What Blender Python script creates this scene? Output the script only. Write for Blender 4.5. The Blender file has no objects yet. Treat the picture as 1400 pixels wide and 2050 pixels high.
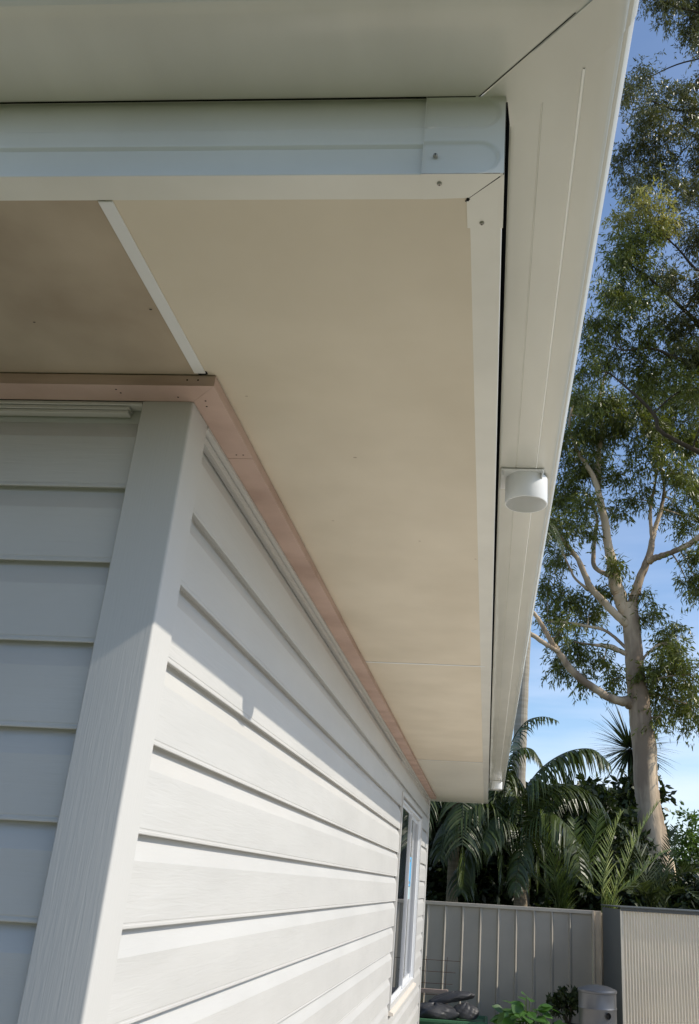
import bpy, math, random
import numpy as np
from mathutils import Vector, Matrix
random.seed(7); rng = np.random.default_rng(11)
S = bpy.context.scene
COL = S.collection
# ------------------------------------------------------------------ camera
CAM = (0.7057, -1.7021, 1.66)
YAW, PITCH, ROLL = -0.0846, 0.3788, 0.0589
FPX, PPX, PPY, PW, PH = 1734.77, 855.70, 1086.19, 1400.0, 2050.0
_f = Vector((math.sin(YAW)*math.cos(PITCH), math.cos(YAW)*math.cos(PITCH), math.sin(PITCH)))
_r0 = Vector((math.cos(YAW), -math.sin(YAW), 0)); _u0 = _r0.cross(_f)
_r = _r0*math.cos(ROLL)+_u0*math.sin(ROLL); _u = -_r0*math.sin(ROLL)+_u0*math.cos(ROLL)
cd = bpy.data.cameras.new('camera'); cam = bpy.data.objects.new('camera', cd); COL.objects.link(cam)
m = Matrix((_r, _u, -_f)).transposed().to_4x4(); m.translation = CAM
cam.matrix_world = m
cd.sensor_fit = 'VERTICAL'; cd.sensor_height = 24; cd.sensor_width = 24*PW/PH
cd.lens = FPX/PH*24
cd.shift_x = -(PPX-PW/2)/PH; cd.shift_y = (PPY-PH/2)/PH
cd.clip_end = 800; cd.clip_start = 0.02
S.camera = cam
# ------------------------------------------------------------------ light
SUN = Vector((1.0, -0.065, 0.8)).normalized()
EL = math.asin(SUN.z); AZ = math.atan2(SUN.x, SUN.y)
sl = bpy.data.lights.new('sun', 'SUN'); sl.energy = 3.05; sl.angle = math.radians(0.55); sl.color = (1.0, 0.93, 0.81)
so = bpy.data.objects.new('sun', sl); COL.objects.link(so)
so.rotation_euler = SUN.to_track_quat('Z', 'Y').to_euler(); so.location = (8, -1, 8)
W = bpy.data.worlds.new('World'); S.world = W; W.use_nodes = True
nt = W.node_tree; N = nt.nodes; Lk = nt.links
bg = N['Background']; bg.inputs[1].default_value = 0.15
sky = N.new('ShaderNodeTexSky'); sky.sky_type = 'NISHITA'; sky.sun_disc = False
sky.sun_elevation = EL; sky.sun_rotation = AZ
sky.altitude = 0; sky.air_density = 1.0; sky.dust_density = 0.6; sky.ozone_density = 3.0
tc = N.new('ShaderNodeTexCoord'); mp = N.new('ShaderNodeMapping'); mp.inputs['Scale'].default_value = (1.2, 1.2, 7)
nz = N.new('ShaderNodeTexNoise'); nz.inputs['Scale'].default_value = 2.2; nz.inputs['Detail'].default_value = 6
rp = N.new('ShaderNodeValToRGB'); rp.color_ramp.elements[0].position = .33; rp.color_ramp.elements[1].position = .62
sx = N.new('ShaderNodeSeparateXYZ'); mr = N.new('ShaderNodeMapRange')
mr.inputs[1].default_value = 0.0; mr.inputs[2].default_value = 0.42; mr.inputs[3].default_value = 1.0; mr.inputs[4].default_value = 0.06
mu = N.new('ShaderNodeMath'); mu.operation = 'MULTIPLY'
mx = N.new('ShaderNodeMixRGB'); mx.inputs[2].default_value = (5.2, 5.6, 6.6, 1)
Lk.new(tc.outputs['Generated'], mp.inputs[0]); Lk.new(mp.outputs[0], nz.inputs['Vector']); Lk.new(nz.outputs[0], rp.inputs[0])
Lk.new(tc.outputs['Generated'], sx.inputs[0]); Lk.new(sx.outputs['Z'], mr.inputs[0])
Lk.new(rp.outputs[0], mu.inputs[0]); Lk.new(mr.outputs[0], mu.inputs[1]); Lk.new(mu.outputs[0], mx.inputs[0])
Lk.new(sky.outputs[0], mx.inputs[1]); Lk.new(mx.outputs[0], bg.inputs[0])
S.view_settings.view_transform = 'Standard'; S.view_settings.look = 'None'
S.view_settings.exposure = 0.35; S.view_settings.gamma = 1
S.cycles.max_bounces = 8; S.cycles.diffuse_bounces = 5; S.cycles.transparent_max_bounces = 8

# ------------------------------------------------------------------ helpers
def ray(u, v):
    return _f + _r*((u-PPX)/FPX) - _u*((v-PPY)/FPX)
def P(u, v, y):
    d = ray(u, v); t = (y-CAM[1])/d.y
    return Vector(CAM)+d*t
def depth(p): return (Vector(p)-Vector(CAM)).dot(_f)
def mpp(p): return depth(p)/FPX           # metres per photo pixel there

class MB:
    def __init__(s): s.v = []; s.f = []; s.mi = []; s.m = 0
    def add(s, vs, fs):
        b = len(s.v); s.v += [tuple(x) for x in vs]
        for f in fs: s.f.append(tuple(b+i for i in f)); s.mi.append(s.m)
        return s
    def box(s, x0, x1, y0, y1, z0, z1, bev=0):
        if bev: 
            b = bev
            # chamfered box
            xs=(x0,x1);ys=(y0,y1);zs=(z0,z1); vs=[]; 
            import itertools
            for i,j,k in itertools.product((0,1),(0,1),(0,1)):
                sx_=1 if i==0 else -1; sy_=1 if j==0 else -1; sz_=1 if k==0 else -1
                vs.append((xs[i],ys[j]+sy_*b,zs[k]+sz_*b)); vs.append((xs[i]+sx_*b,ys[j],zs[k]+sz_*b)); vs.append((xs[i]+sx_*b,ys[j]+sy_*b,zs[k]))
            bm_idx=lambda i,j,k,a:((i*2+j)*2+k)*3+a
            I=bm_idx; fs=[]
            fs.append((I(0,0,0,0),I(0,0,1,0),I(0,1,1,0),I(0,1,0,0))); fs.append((I(1,0,0,0),I(1,1,0,0),I(1,1,1,0),I(1,0,1,0)))
            fs.append((I(0,0,0,1),I(1,0,0,1),I(1,0,1,1),I(0,0,1,1))); fs.append((I(0,1,0,1),I(0,1,1,1),I(1,1,1,1),I(1,1,0,1)))
            fs.append((I(0,0,0,2),I(0,1,0,2),I(1,1,0,2),I(1,0,0,2))); fs.append((I(0,0,1,2),I(1,0,1,2),I(1,1,1,2),I(0,1,1,2)))
            for i in (0,1):
                for j in (0,1): fs.append((I(i,j,0,0),I(i,j,0,1),I(i,j,1,1),I(i,j,1,0)))
                for k in (0,1): fs.append((I(i,0,k,0),I(i,0,k,2),I(i,1,k,2),I(i,1,k,0)))
            for j in (0,1):
                for k in (0,1): fs.append((I(0,j,k,1),I(0,j,k,2),I(1,j,k,2),I(1,j,k,1)))
            for i in (0,1):
                for j in (0,1):
                    for k in (0,1): fs.append((I(i,j,k,0),I(i,j,k,1),I(i,j,k,2)))
            return s.add(vs, fs)
        vs = [(x,y,z) for x in (x0,x1) for y in (y0,y1) for z in (z0,z1)]
        return s.add(vs, [(0,1,3,2),(4,6,7,5),(0,4,5,1),(2,3,7,6),(0,2,6,4),(1,5,7,3)])
    def strip(s, A, B):
        """quads between two equal-length point lists"""
        n = len(A); return s.add(list(A)+list(B), [(i,i+1,n+i+1,n+i) for i in range(n-1)])
    def poly(s, pts): return s.add(pts, [tuple(range(len(pts)))])
    def tube(s, pts, rad, n=8, cap=True, squash=None):
        pts = [Vector(p) for p in pts]; k = len(pts); b = len(s.v); ref = None
        for i, p in enumerate(pts):
            t = (pts[min(i+1,k-1)]-pts[max(i-1,0)]).normalized()
            if ref is None: ref = t.orthogonal().normalized()
            ref = (ref - t*ref.dot(t)).normalized(); q = t.cross(ref)
            r = rad[i] if hasattr(rad,'__len__') else rad
            for j in range(n):
                a = 2*math.pi*j/n
                s.v.append(tuple(p+ref*(math.cos(a)*r)+q*(math.sin(a)*r)))
        for i in range(k-1):
            for j in range(n):
                s.f.append((b+i*n+j, b+i*n+(j+1)%n, b+(i+1)*n+(j+1)%n, b+(i+1)*n+j)); s.mi.append(s.m)
        if cap:
            s.f.append(tuple(b+j for j in range(n))[::-1]); s.f.append(tuple(b+(k-1)*n+j for j in range(n))); s.mi += [s.m]*2
        return s
    def lathe(s, prof, c, n=40, close=False):
        b = len(s.v); k = len(prof)
        for (r, z) in prof:
            for j in range(n):
                a = 2*math.pi*j/n; s.v.append((c[0]+r*math.cos(a), c[1]+r*math.sin(a), c[2]+z))
        for i in range(k-1):
            for j in range(n):
                s.f.append((b+i*n+j, b+i*n+(j+1)%n, b+(i+1)*n+(j+1)%n, b+(i+1)*n+j)); s.mi.append(s.m)
        return s
    def build(s, name, mats, parent=None, smooth=None, label=None):
        me = bpy.data.meshes.new(name)
        o = bpy.data.objects.new(name, me); COL.objects.link(o)
        off = Vector((0,0,0))
        if parent:
            o.parent = parent; q = parent
            while q: off += q.location; q = q.parent
        vs = [(x-off.x, y-off.y, z-off.z) for x,y,z in s.v] if off.length else s.v
        me.from_pydata(vs, [], s.f)
        for mt in (mats if isinstance(mats,(list,tuple)) else [mats]): me.materials.append(mt)
        if len(me.materials) > 1: me.polygons.foreach_set('material_index', s.mi)
        if smooth is not None:
            me.polygons.foreach_set('use_smooth', [True]*len(me.polygons))
            me.set_sharp_from_angle(angle=math.radians(smooth))
        me.update()
        if label: o['label'] = label
        return o
def tag(o, label=None, cat=None, group=None, kind=None):
    for k, v in (('label',label),('category',cat),('group',group),('kind',kind)):
        if v: o[k] = v
    return o
def thing(name, loc, label, cat, group=None):
    o = bpy.data.objects.new(name, None); COL.objects.link(o); o.location = loc
    return tag(o, label, cat, group)

# ------------------------------------------------------------------ materials
def mat(name, col, rough=.5, spec=.5, metal=0, var=0, vscale=3, bump=None, bdist=.002, bstr=.5, col2=None, stretch=None, coat=0, transl=0, island=0, detail=4, ramp=(.3,.7), wave=0, wsc=(2,2,2)):
    """col/col2 mixed by noise(var); bump = (scale xyz) noise bump"""
    mt = bpy.data.materials.new(name); mt.use_nodes = True; nt = mt.node_tree; N = nt.nodes; L = nt.links
    b = N['Principled BSDF']; b.inputs['Roughness'].default_value = rough
    b.inputs['Specular IOR Level'].default_value = spec; b.inputs['Metallic'].default_value = metal
    b.inputs['Coat Weight'].default_value = coat
    c = (*col, 1); b.inputs['Base Color'].default_value = c
    tc = N.new('ShaderNodeTexCoord'); out = None
    if var or col2:
        mp = N.new('ShaderNodeMapping'); L.new(tc.outputs['Object'], mp.inputs[0])
        if stretch: mp.inputs['Scale'].default_value = stretch
        nz = N.new('ShaderNodeTexNoise'); nz.inputs['Scale'].default_value = vscale; nz.inputs['Detail'].default_value = detail
        L.new(mp.outputs[0], nz.inputs['Vector'])
        rp = N.new('ShaderNodeMapRange'); rp.inputs[1].default_value = ramp[0]; rp.inputs[2].default_value = ramp[1]; L.new(nz.outputs[0], rp.inputs[0])
        mx = N.new('ShaderNodeMixRGB'); L.new(rp.outputs[0], mx.inputs[0])
        c2 = col2 or tuple(x*(1-var) for x in col)
        mx.inputs[1].default_value = c; mx.inputs[2].default_value = (*c2, 1); out = mx.outputs[0]
        L.new(out, b.inputs['Base Color'])
    if island:
        g = N.new('ShaderNodeNewGeometry'); hs = N.new('ShaderNodeMixRGB'); hs.blend_type = 'MULTIPLY'; hs.inputs[0].default_value = 1
        cr = N.new('ShaderNodeMapRange'); cr.inputs[3].default_value = 1-island; cr.inputs[4].default_value = 1+island
        L.new(g.outputs['Random Per Island'], cr.inputs[0]); L.new(cr.outputs[0], hs.inputs[2])
        if out: L.new(out, hs.inputs[1])
        else: hs.inputs[1].default_value = c
        out = hs.outputs[0]; L.new(out, b.inputs['Base Color'])
    if bump:
        mp2 = N.new('ShaderNodeMapping'); mp2.inputs['Scale'].default_value = bump; L.new(tc.outputs['Object'], mp2.inputs[0])
        n2 = N.new('ShaderNodeTexNoise'); n2.inputs['Scale'].default_value = 1; n2.inputs['Detail'].default_value = 3; n2.inputs['Distortion'].default_value = .6
        L.new(mp2.outputs[0], n2.inputs['Vector'])
        bp = N.new('ShaderNodeBump'); bp.inputs['Strength'].default_value = bstr; bp.inputs['Distance'].default_value = bdist
        L.new(n2.outputs[0], bp.inputs['Height']); L.new(bp.outputs[0], b.inputs['Normal'])
    if wave:
        mp3 = N.new('ShaderNodeMapping'); mp3.inputs['Scale'].default_value = wsc; L.new(tc.outputs['Object'], mp3.inputs[0])
        n3 = N.new('ShaderNodeTexNoise'); n3.inputs['Scale'].default_value = 1; n3.inputs['Detail'].default_value = 2; L.new(mp3.outputs[0], n3.inputs['Vector'])
        b3 = N.new('ShaderNodeBump'); b3.inputs['Strength'].default_value = 1; b3.inputs['Distance'].default_value = wave
        L.new(n3.outputs[0], b3.inputs['Height'])
        if bump: L.new(b3.outputs[0], bp.inputs['Normal'])
        else: L.new(b3.outputs[0], b.inputs['Normal'])
    if transl:
        tr = N.new('ShaderNodeBsdfTranslucent'); ms = N.new('ShaderNodeMixShader'); ms.inputs[0].default_value = transl
        tr.inputs[0].default_value = (col[0]*1.6, col[1]*1.7, col[2]*.8, 1)
        L.new(b.outputs[0], ms.inputs[1]); L.new(tr.outputs[0], ms.inputs[2]); L.new(ms.outputs[0], N['Material Output'].inputs[0])
    return mt
M = {}
M['vinyl'] = mat('vinyl_cladding', (.585,.575,.55), .42, .4, var=.09, vscale=3.5, stretch=(1,.35,1.6), detail=8, bump=(45,7,95), bdist=.0016, bstr=.55, wave=.010, wsc=(1,2.2,5))
M['vinyl_end'] = mat('vinyl_cladding_end', (.585,.575,.55), .42, .4, var=.09, vscale=3.5, detail=8, bump=(7,45,95), bdist=.0016, bstr=.5, wave=.006, wsc=(2.2,1,5))
M['vinyl_post'] = mat('vinyl_corner_post', (.575,.565,.54), .45, .4, var=.04, vscale=2.5, bump=(190,190,9), bdist=.0009, bstr=.55)
M['trim'] = mat('vinyl_trim', (.60,.59,.565), .4, .4)
M['cream'] = mat('painted_steel', (.79,.775,.71), .3, .45, var=.10, vscale=5, detail=8, wave=.006, wsc=(3,3,6))
M['cream_gloss'] = mat('gutter_steel', (.71,.695,.625), .2, .5, var=.12, vscale=4, detail=9, stretch=(1.5,.5,1), wave=.010, wsc=(5,1.6,3))
M['bead'] = mat('bead_highlight', (.92,.91,.86), .25, .5)  # near-white colour paints the reflected bright line along the gutter ridge
M['white'] = mat('white_plastic', (.8,.8,.79), .35, .5)
M['soffit'] = mat('fibre_cement', (.77,.695,.57), .8, .2, col2=(.64,.57,.455), vscale=3.2, ramp=(.18,.82), bump=(40,40,40), bdist=.0004, bstr=.3, detail=6)
M['soffit2'] = mat('fibre_cement_pale', (.72,.69,.60), .7, .2, var=.08, vscale=2)
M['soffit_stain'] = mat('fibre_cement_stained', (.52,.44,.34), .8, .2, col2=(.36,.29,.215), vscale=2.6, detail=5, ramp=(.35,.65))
M['pink'] = mat('pink_primed_timber', (.60,.445,.38), .75, .2, col2=(.47,.335,.28), vscale=14, stretch=(.35,.35,2), detail=9, ramp=(.38,.66), bump=(25,25,90), bdist=.0005, bstr=.3)
M['dark'] = mat('dark_gap', (.012,.012,.012), .9, .1)
M['screw'] = mat('screw_metal', (.42,.40,.36), .35, .5, metal=.8)
M['alum'] = mat('window_aluminium', (.78,.79,.80), .35, .5)
M['glass'] = mat('window_glass', (.03,.036,.05), .03, .9, coat=.6)
M['sticker'] = mat('blue_sticker', (.12,.42,.72), .5, .4)
M['sticker2'] = mat('pale_sticker', (.42,.58,.62), .5, .4)
M['sill'] = mat('primed_sill', (.72,.66,.58), .6, .3)
M['roof'] = mat('roof_steel', (.22,.22,.22), .4, .4)
M['fence'] = mat('fence_steel', (.50,.455,.375), .45, .4, var=.16, vscale=2)
M['fencepost'] = mat('fence_post_steel', (.72,.62,.48), .5, .3, var=.1, vscale=8)
M['shed'] = mat('shed_steel', (.76,.69,.56), .5, .3, var=.08, vscale=3)
M['sheddark'] = mat('shed_trim_steel', (.10,.105,.10), .5, .3)
M['concrete'] = mat('concrete', (.64,.585,.49), .85, .2, var=.12, vscale=1.6, bump=(60,60,60), bdist=.002, bstr=.4, detail=8)
M['grass'] = mat('lawn', (.07,.10,.03), .9, .1, col2=(.11,.12,.05), vscale=3, bump=(40,40,40), bdist=.01, bstr=.6, detail=8)
M['bark'] = mat('gum_bark', (.68,.53,.37), .85, .15, col2=(.27,.20,.14), vscale=1.9, stretch=(1.3,1.3,.30), bump=(9,9,3), bdist=.03, bstr=.6, detail=8, ramp=(.42,.62))
M['barkdark'] = mat('gum_bark_dark', (.10,.08,.06), .9, .1, var=.4, vscale=4)
M['leaf'] = mat('gum_leaf', (.135,.150,.030), .36, .45, transl=.25, island=.55)
M['leaf2'] = mat('gum_leaf_grey', (.115,.115,.040), .36, .45, transl=.2, island=.55)
M['leafgold'] = mat('gum_leaf_gold', (.34,.31,.11), .45, .4, transl=.3, island=.5)  # yellower leaf colour for one clump
M['palm'] = mat('palm_leaf', (.050,.070,.014), .38, .5, transl=.15, island=.4)
M['date'] = mat('date_palm_leaf', (.30,.34,.12), .4, .5, transl=.2, island=.3)
M['cord'] = mat('cordyline_leaf', (.035,.050,.022), .4, .5, transl=.12, island=.4)
M['shrub'] = mat('shrub_leaf', (.030,.044,.012), .45, .4, transl=.15, island=.5)
M['shrublit'] = mat('bright_shrub_leaf', (.09,.15,.03), .45, .4, transl=.3, island=.45)
M['fig'] = mat('broad_green_leaf', (.065,.15,.03), .35, .5, transl=.25, island=.35)
M['palmtrunk'] = mat('palm_trunk', (.34,.27,.19), .9, .1, col2=(.2,.16,.11), vscale=5, stretch=(.6,.6,5), bump=(4,4,30), bdist=.02, bstr=.7)
M['drum'] = mat('galvanised_drum', (.15,.155,.165), .38, .5, metal=.6, var=.25, vscale=4)
M['bin'] = mat('green_bin_plastic', (.055,.16,.075), .5, .4, var=.1, vscale=3)
M['bag'] = mat('black_plastic_film', (.05,.05,.053), .5, .4, bump=(12,12,12), bdist=.012, bstr=.4)
M['rust'] = mat('rusty_wire', (.10,.055,.04), .8, .2)
M['pinkwood'] = mat('pinkish_timber', (.50,.38,.32), .8, .2, var=.2, vscale=8)
M['pot'] = mat('dark_pot', (.04,.035,.03), .7, .3)

# ------------------------------------------------------------------ ground
g = MB(); g.poly([(-120,-120,0),(120,-120,0),(120,160,0),(-120,160,0)])
tag(g.build('ground', M['grass']), kind='structure')
g = MB(); g.poly([(-3,-1.3,.004),(7.3,-1.3,.004),(7.3,9.1,.004),(-3,9.1,.004)])
tag(g.build('path', M['concrete']), kind='structure')

# ------------------------------------------------------------------ house
ZS = 2.7042; ZG = 2.8668; OX = .7012; OY = .654; LY = 9.249; HX = -6.0; H = .18
Z0 = 2.6309; Z0L = 2.6387; PW1 = .1218; PW2 = .1122; DP = .0688; HP = .0296
house = thing('house', (0,0,0), 'white vinyl weatherboard house with beige eave, cream gutter and pink timber moulding', 'house')
def board_profile(zb):
    # (outward offset from face, z) from the butt edge up to the recess under the next board
    return [(-.021,zb+.0002),(-.0208,zb+.0060),(-.0028,zb+.0062),(-.0026,zb+.0003),(-.0012,zb),(0,zb+.0015),(0,zb+.0060),(-.0014,zb+.0078),(-.0014,zb+.0105),(-.0004,zb+.0125),(-.0004,zb+.128),(-.0018,zb+.1320),(-.0192,zb+.1725),(-.021,zb+.1765),(-.021,zb+H)]
def clip(prof, za, zb_):
    out = []
    for i,(o,z) in enumerate(prof):
        if i:
            o0,z0 = prof[i-1]
            for zc in (za, zb_):
                if z0 < zc < z: t=(zc-z0)/(z-z0); out.append((o0+(o-o0)*t, zc))
        if za-1e-6 <= z <= zb_+1e-6: out.append((o,z))
    return out
def cladding(mb, z_ref, lo, hi, place, a, b, n=1):
    k = -1
    while True:
        zb = z_ref-k*H
        if zb+H < lo: break
        pr = clip(board_profile(zb), lo, hi)
        if len(pr) > 1:
            for i in range(n):
                s0 = a+(b-a)*i/n; s1 = a+(b-a)*(i+1)/n
                A = [place(s0,o,z) for o,z in pr]; B = [place(s1,o,z) for o,z in pr]
                mb.strip(A,B)
                mb.poly([place(s0,-.022,pr[0][1])]+A+[place(s0,-.022,pr[-1][1])])
                mb.poly([place(s1,-.022,pr[0][1])]+B+[place(s1,-.022,pr[-1][1])])
        k += 1
side = lambda s,o,z: (-.006+o, s, z)
WY0, WY1, WZ0, WZ1 = 5.72, 8.00, .80, 2.34
mb = MB()
TOPW = 2.6305
cladding(mb, Z0, .12, TOPW, side, PW2+.002, WY0-.03)
cladding(mb, Z0, .12, WZ0-.07, side, WY0-.03, WY1+.03)
cladding(mb, Z0, WZ1+.04, TOPW, side, WY0-.03, WY1+.03)
cladding(mb, Z0, .12, TOPW, side, WY1+.03, LY-.105)
mb.build('side_wall', M['vinyl'], house, smooth=14, label='white weatherboard side wall, mostly in full sun')
mb = MB(); end = lambda s,o,z: (s, .014-o, z)
cladding(mb, Z0L, .12, 2.6385, end, HX+.12, -PW1-.002)
mb.build('end_wall', M['vinyl_end'], house, smooth=14, label='weatherboard end wall in blue-grey shade')
# wall core (frame, wrapped) behind the boards, with the window opening
mb = MB()
mb.box(-.12,-.034, .16, WY0-.02, 0, 2.70); mb.box(-.12,-.026, WY0-.02, WY1+.02, 0, WZ0-.03)
mb.box(-.12,-.026, WY0-.02, WY1+.02, WZ1+.02, 2.70); mb.box(-.12,-.026, WY1+.02, LY-.02, 0, 2.70)
mb.box(HX+.03, -.026, .034, .13, 0, 2.70); mb.box(HX+.03,HX+.12,.16,LY-.02,0,2.70); mb.box(HX+.15,-.15,LY-.12,LY-.02,0,2.70)
mb.box(-.022,-.008,PW2,LY-.1,.0,.119)
mb.build('wall_frame', M['trim'], house)
# corner posts
def corner_post(x0,x1,y0,y1):
    # rounded outer corner
    p = []; r = .006
    for k in range(6):
        a = math.pi/2*k/5; p.append((x1-r+r*math.sin(a), y0+r-r*math.cos(a)))
    ring = [(x0,y1),(x0,y0+.003),(x0+.003,y0)]+p+[(x1,y1-.003),(x1-.003,y1)]
    mb = MB(); n = len(ring); zz = [.1, ZS-HP-.001]
    mb.add([(x,y,z) for z in zz for x,y in ring], [(i,(i+1)%n,n+(i+1)%n,n+i) for i in range(n)])
    return mb
corner_post(-PW1,0,0,PW2).build('corner_trim', M['vinyl_post'], house, smooth=40, label='wide vinyl corner post at the near corner')
mb = MB(); mb.box(-.12,.003,LY-.105,LY-.012,.1,ZS-HP-.002,bev=.003); mb.build('corner_trim', M['vinyl_post'], house, label='vinyl corner post at the far corner')
mb = MB()   # finish trims under the moulding
mb.box(-.03,.001,PW2+.001,LY-.106,2.6655,2.6735); mb.box(-.03,-.014,PW2+.001,LY-.106,2.6440,2.6625)
mb.build('finish_trim', M['trim'], house)
mb = MB()
mb.box(HX+.13,-PW1-.001,.002,.03,2.6655,2.6735,bev=.001); mb.box(HX+.13,-PW1-.032,.006,.03,2.6560,2.6640,bev=.001); mb.box(HX+.13,-PW1-.034,.009,.03,2.6465,2.6545,bev=.001)
mb.build('finish_trim', M['trim'], house)
# pink eave moulding: mitred at the corner
def moulding(pts_fn, a, b, ma, mb_):
    pass
zb, zt = ZS-HP, ZS-.0028
def prism(mb, base, z0, z1):
    n = len(base); mb.add([(x,y,z0) for x,y in base]+[(x,y,z1) for x,y in base], [tuple(range(n))[::-1], tuple(range(n,2*n))]+[(i,(i+1)%n,n+(i+1)%n,n+i) for i in range(n)])
mb = MB(); prism(mb, [(HX-DP,-DP),(DP-.0006,-DP),(-.0006,0),(HX,0)], zb, zt); o = mb.build('eave_moulding', M['pink'], house, label='pink primed timber moulding along the end wall')
def nail(par, x, y, z, r=.0022, up=True):
    mb = MB(); mb.tube([(x,y,z-.0006),(x,y,z+.001)], r, 8); mb.build('nail_hole', M['dark'], par)
for x,y in ((-.005,-.062),(.02,-.062)):
    mb = MB(); mb.tube([(x+.01,-DP-.0006,zb+.015),(x+.01,-DP+.001,zb+.015)], .0021, 8); mb.build('nail_hole', M['dark'], o)
nail(o,-.03,-.02,zb); nail(o,-.165,-.05,zb); nail(o,-.16,-.035,zb)
mb = MB(); prism(mb, [(DP,-DP),(DP,.2815),(0,.2815),(0,0)], zb, zt); o = mb.build('eave_moulding', M['pink'], house, label='short pink moulding piece at the corner')
nail(o,.03,.262,zb); nail(o,.048,.262,zb); nail(o,.03,-.005,zb); nail(o,.025,.02,zb)
mb = MB(); prism(mb, [(DP-.0008,.2842),(DP-.0008,LY+DP),(0,LY+DP),(0,.2842)], zb+.0004, zt); mb.build('eave_moulding', M['pink'], house, label='long pink moulding piece running down the side wall')
# soffit
LX, LYY = .0548, .0529
FY = 9.90   # far end of the eave
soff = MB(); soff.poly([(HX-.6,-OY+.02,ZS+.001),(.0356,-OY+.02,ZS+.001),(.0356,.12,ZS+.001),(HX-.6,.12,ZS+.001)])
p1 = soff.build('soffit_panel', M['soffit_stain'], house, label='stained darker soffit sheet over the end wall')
soff = MB(); soff.poly([(.0356,-OY+.02,ZS),(OX-.01,-OY+.02,ZS),(OX-.01,2.556,ZS),(-.1,2.556,ZS),(-.1,0,ZS),(.0356,0,ZS)])
p2 = soff.build('soffit_panel', M['soffit'], house, label='large beige soffit sheet at the corner')
soff = MB(); soff.poly([(-.1,2.556,ZS+.0006),(OX-.01,2.556,ZS+.0006),(OX-.01,6.06,ZS+.0006),(-.1,6.06,ZS+.0006)]); p3 = soff.build('soffit_panel', M['soffit'], house)
soff = MB(); soff.poly([(HX-.6,LY,ZS+.0012),(-.1,LY,ZS+.0012),(-.1,6.06,ZS+.0012),(OX-.01,6.06,ZS+.0012),(OX-.01,FY-.02,ZS+.0012),(HX-.6,FY-.02,ZS+.0012)]); p4 = soff.build('soffit_panel', M['soffit2'], house, label='paler soffit sheet at the far end')
mb = MB(); mb.box(.0225,.0485,-OY+.0536,-DP-.009,ZS-.0035,ZS-.0005,bev=.001); mb.build('joint_strip', M['white'], p2, label='white joint strip beside the corner')
mb = MB(); mb.box(.0485,.0515,-DP-.014,-DP-.003,ZS-.0015,ZS+.0005); mb.box(.030,.048,-DP-.009,-DP-.002,ZS-.002,ZS+.0005); mb.build('gap_shadow', M['dark'], p2)
for yj in (2.556, 6.06):
    mb = MB(); mb.box(DP,OX-.03,yj-.009,yj+.009,ZS-.0025,ZS-.0003); mb.build('joint_strip', M['white'], p3)
# soffit marks
for (x,y,r,par) in ((.116,.02,.0016,p2),(.33,.32,.0022,p2),(-.26,-.26,.0012,p1),(.005,-.305,.0013,p1),(.64,1.05,.002,p2),(.46,.9,.0018,p2),(.2,.75,.002,p2)):
    mb = MB(); mb.lathe([(0,0),(r*1.5,0)],(x,y,ZS-.0005),10); mb.v=[((a-x)*1.6+x,b_,c) for a,b_,c in mb.v]; mb.build('mark', M['soffit_stain'] if par is p2 else M['pot'], par)
# fascia: profile (outward, z)
FP = [(-.053,ZS+.004),(-.053,ZS-.0005),(-.0008,ZS-.0005),(0,ZS+.0008),(0,ZS+.0035),(-.0050,ZS+.008),(-.0050,ZS+.0575),(-.0006,ZS+.0625),(0,ZS+.0645),(0,ZS+.0945),(-.0006,ZS+.0965),(-.0050,ZS+.1015),(-.0050,ZS+.165),(0,ZS+.172),(0,ZS+.25)]
mb = MB()
A = [(HX-.6, -OY-o, z) for o,z in FP]; B = [(OX-.128+ (0), -OY-o, z) for o,z in FP]; mb.strip(A,B)
fe = mb.build('fascia', M['cream'], house, smooth=12, label='cream rolled fascia over the end wall')
mb = MB()
A = [(OX+o, -OY+.118, z) for o,z in FP]; B = [(OX+o, FY, z) for o,z in FP]; mb.strip(A,B)
mb.build('fascia', M['cream'], house, smooth=12, label='cream fascia running along the side of the house')
mb = MB()
A = [(HX-.6, FY+o, z) for o,z in FP]; B = [(OX, FY+o, z) for o,z in FP]; mb.strip(A,B)
mb.box(OX-.001,OX+.0,FY-.001,FY+.001,ZS,ZS+.2)
mb.build('fascia', M['cream'], house, smooth=12, label='fascia at the far end of the house')
# corner cover: pressed stadium pads
def stad(x, z, xe, zc, hh):   # signed distance to stadium open to the left (ends at xe)
    cx_ = min(x, xe-hh); return math.hypot(x-cx_, z-zc)-hh
def cover_face():
    mb = MB(); nx, nz = 84, 64; x0, x1 = OX-.128, OX+.0016; z0, z1 = ZS-.001, ZS+.172
    vs = []
    for j in range(nz+1):
        for i in range(nx+1):
            x = x0+(x1-x0)*i/nx; z = z0+(z1-z0)*j/nz
            d = min(stad(x,z,OX-.008,ZS+.033,.0315), stad(x,z,OX-.008,ZS+.128,.031))
            t = max(0,min(1,.5-d/.0085)); t = t*t*(3-2*t)
            vs.append((x, -OY-.0022+.0048*t, z))
    mb.add(vs, [(j*(nx+1)+i, j*(nx+1)+i+1, (j+1)*(nx+1)+i+1, (j+1)*(nx+1)+i) for j in range(nz) for i in range(nx)])
    # left end thickness
    mb.box(x0-.0004,x0+.0003,-OY-.0024,-OY+.001,z0,z1)
    return mb
cv = cover_face().build('corner_cover', M['cream'], fe, smooth=45, label='pressed corner cap on the fascia')
mb = MB()   # underside flanges with mitre, and the side face
zc = ZS-.0022
mb.poly([(OX-.128,-OY-.0022,zc),(OX+.0010,-OY-.0022,zc),(OX-LX+.001,-OY+LYY-.004,zc),(OX-.128,-OY+LYY-.001,zc)])
mb.box(OX-.1284,OX-.128,-OY-.002,-OY+LYY-.001,zc,zc+.002)
mb.build('corner_cover', M['cream'], fe)
mb = MB()
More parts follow.
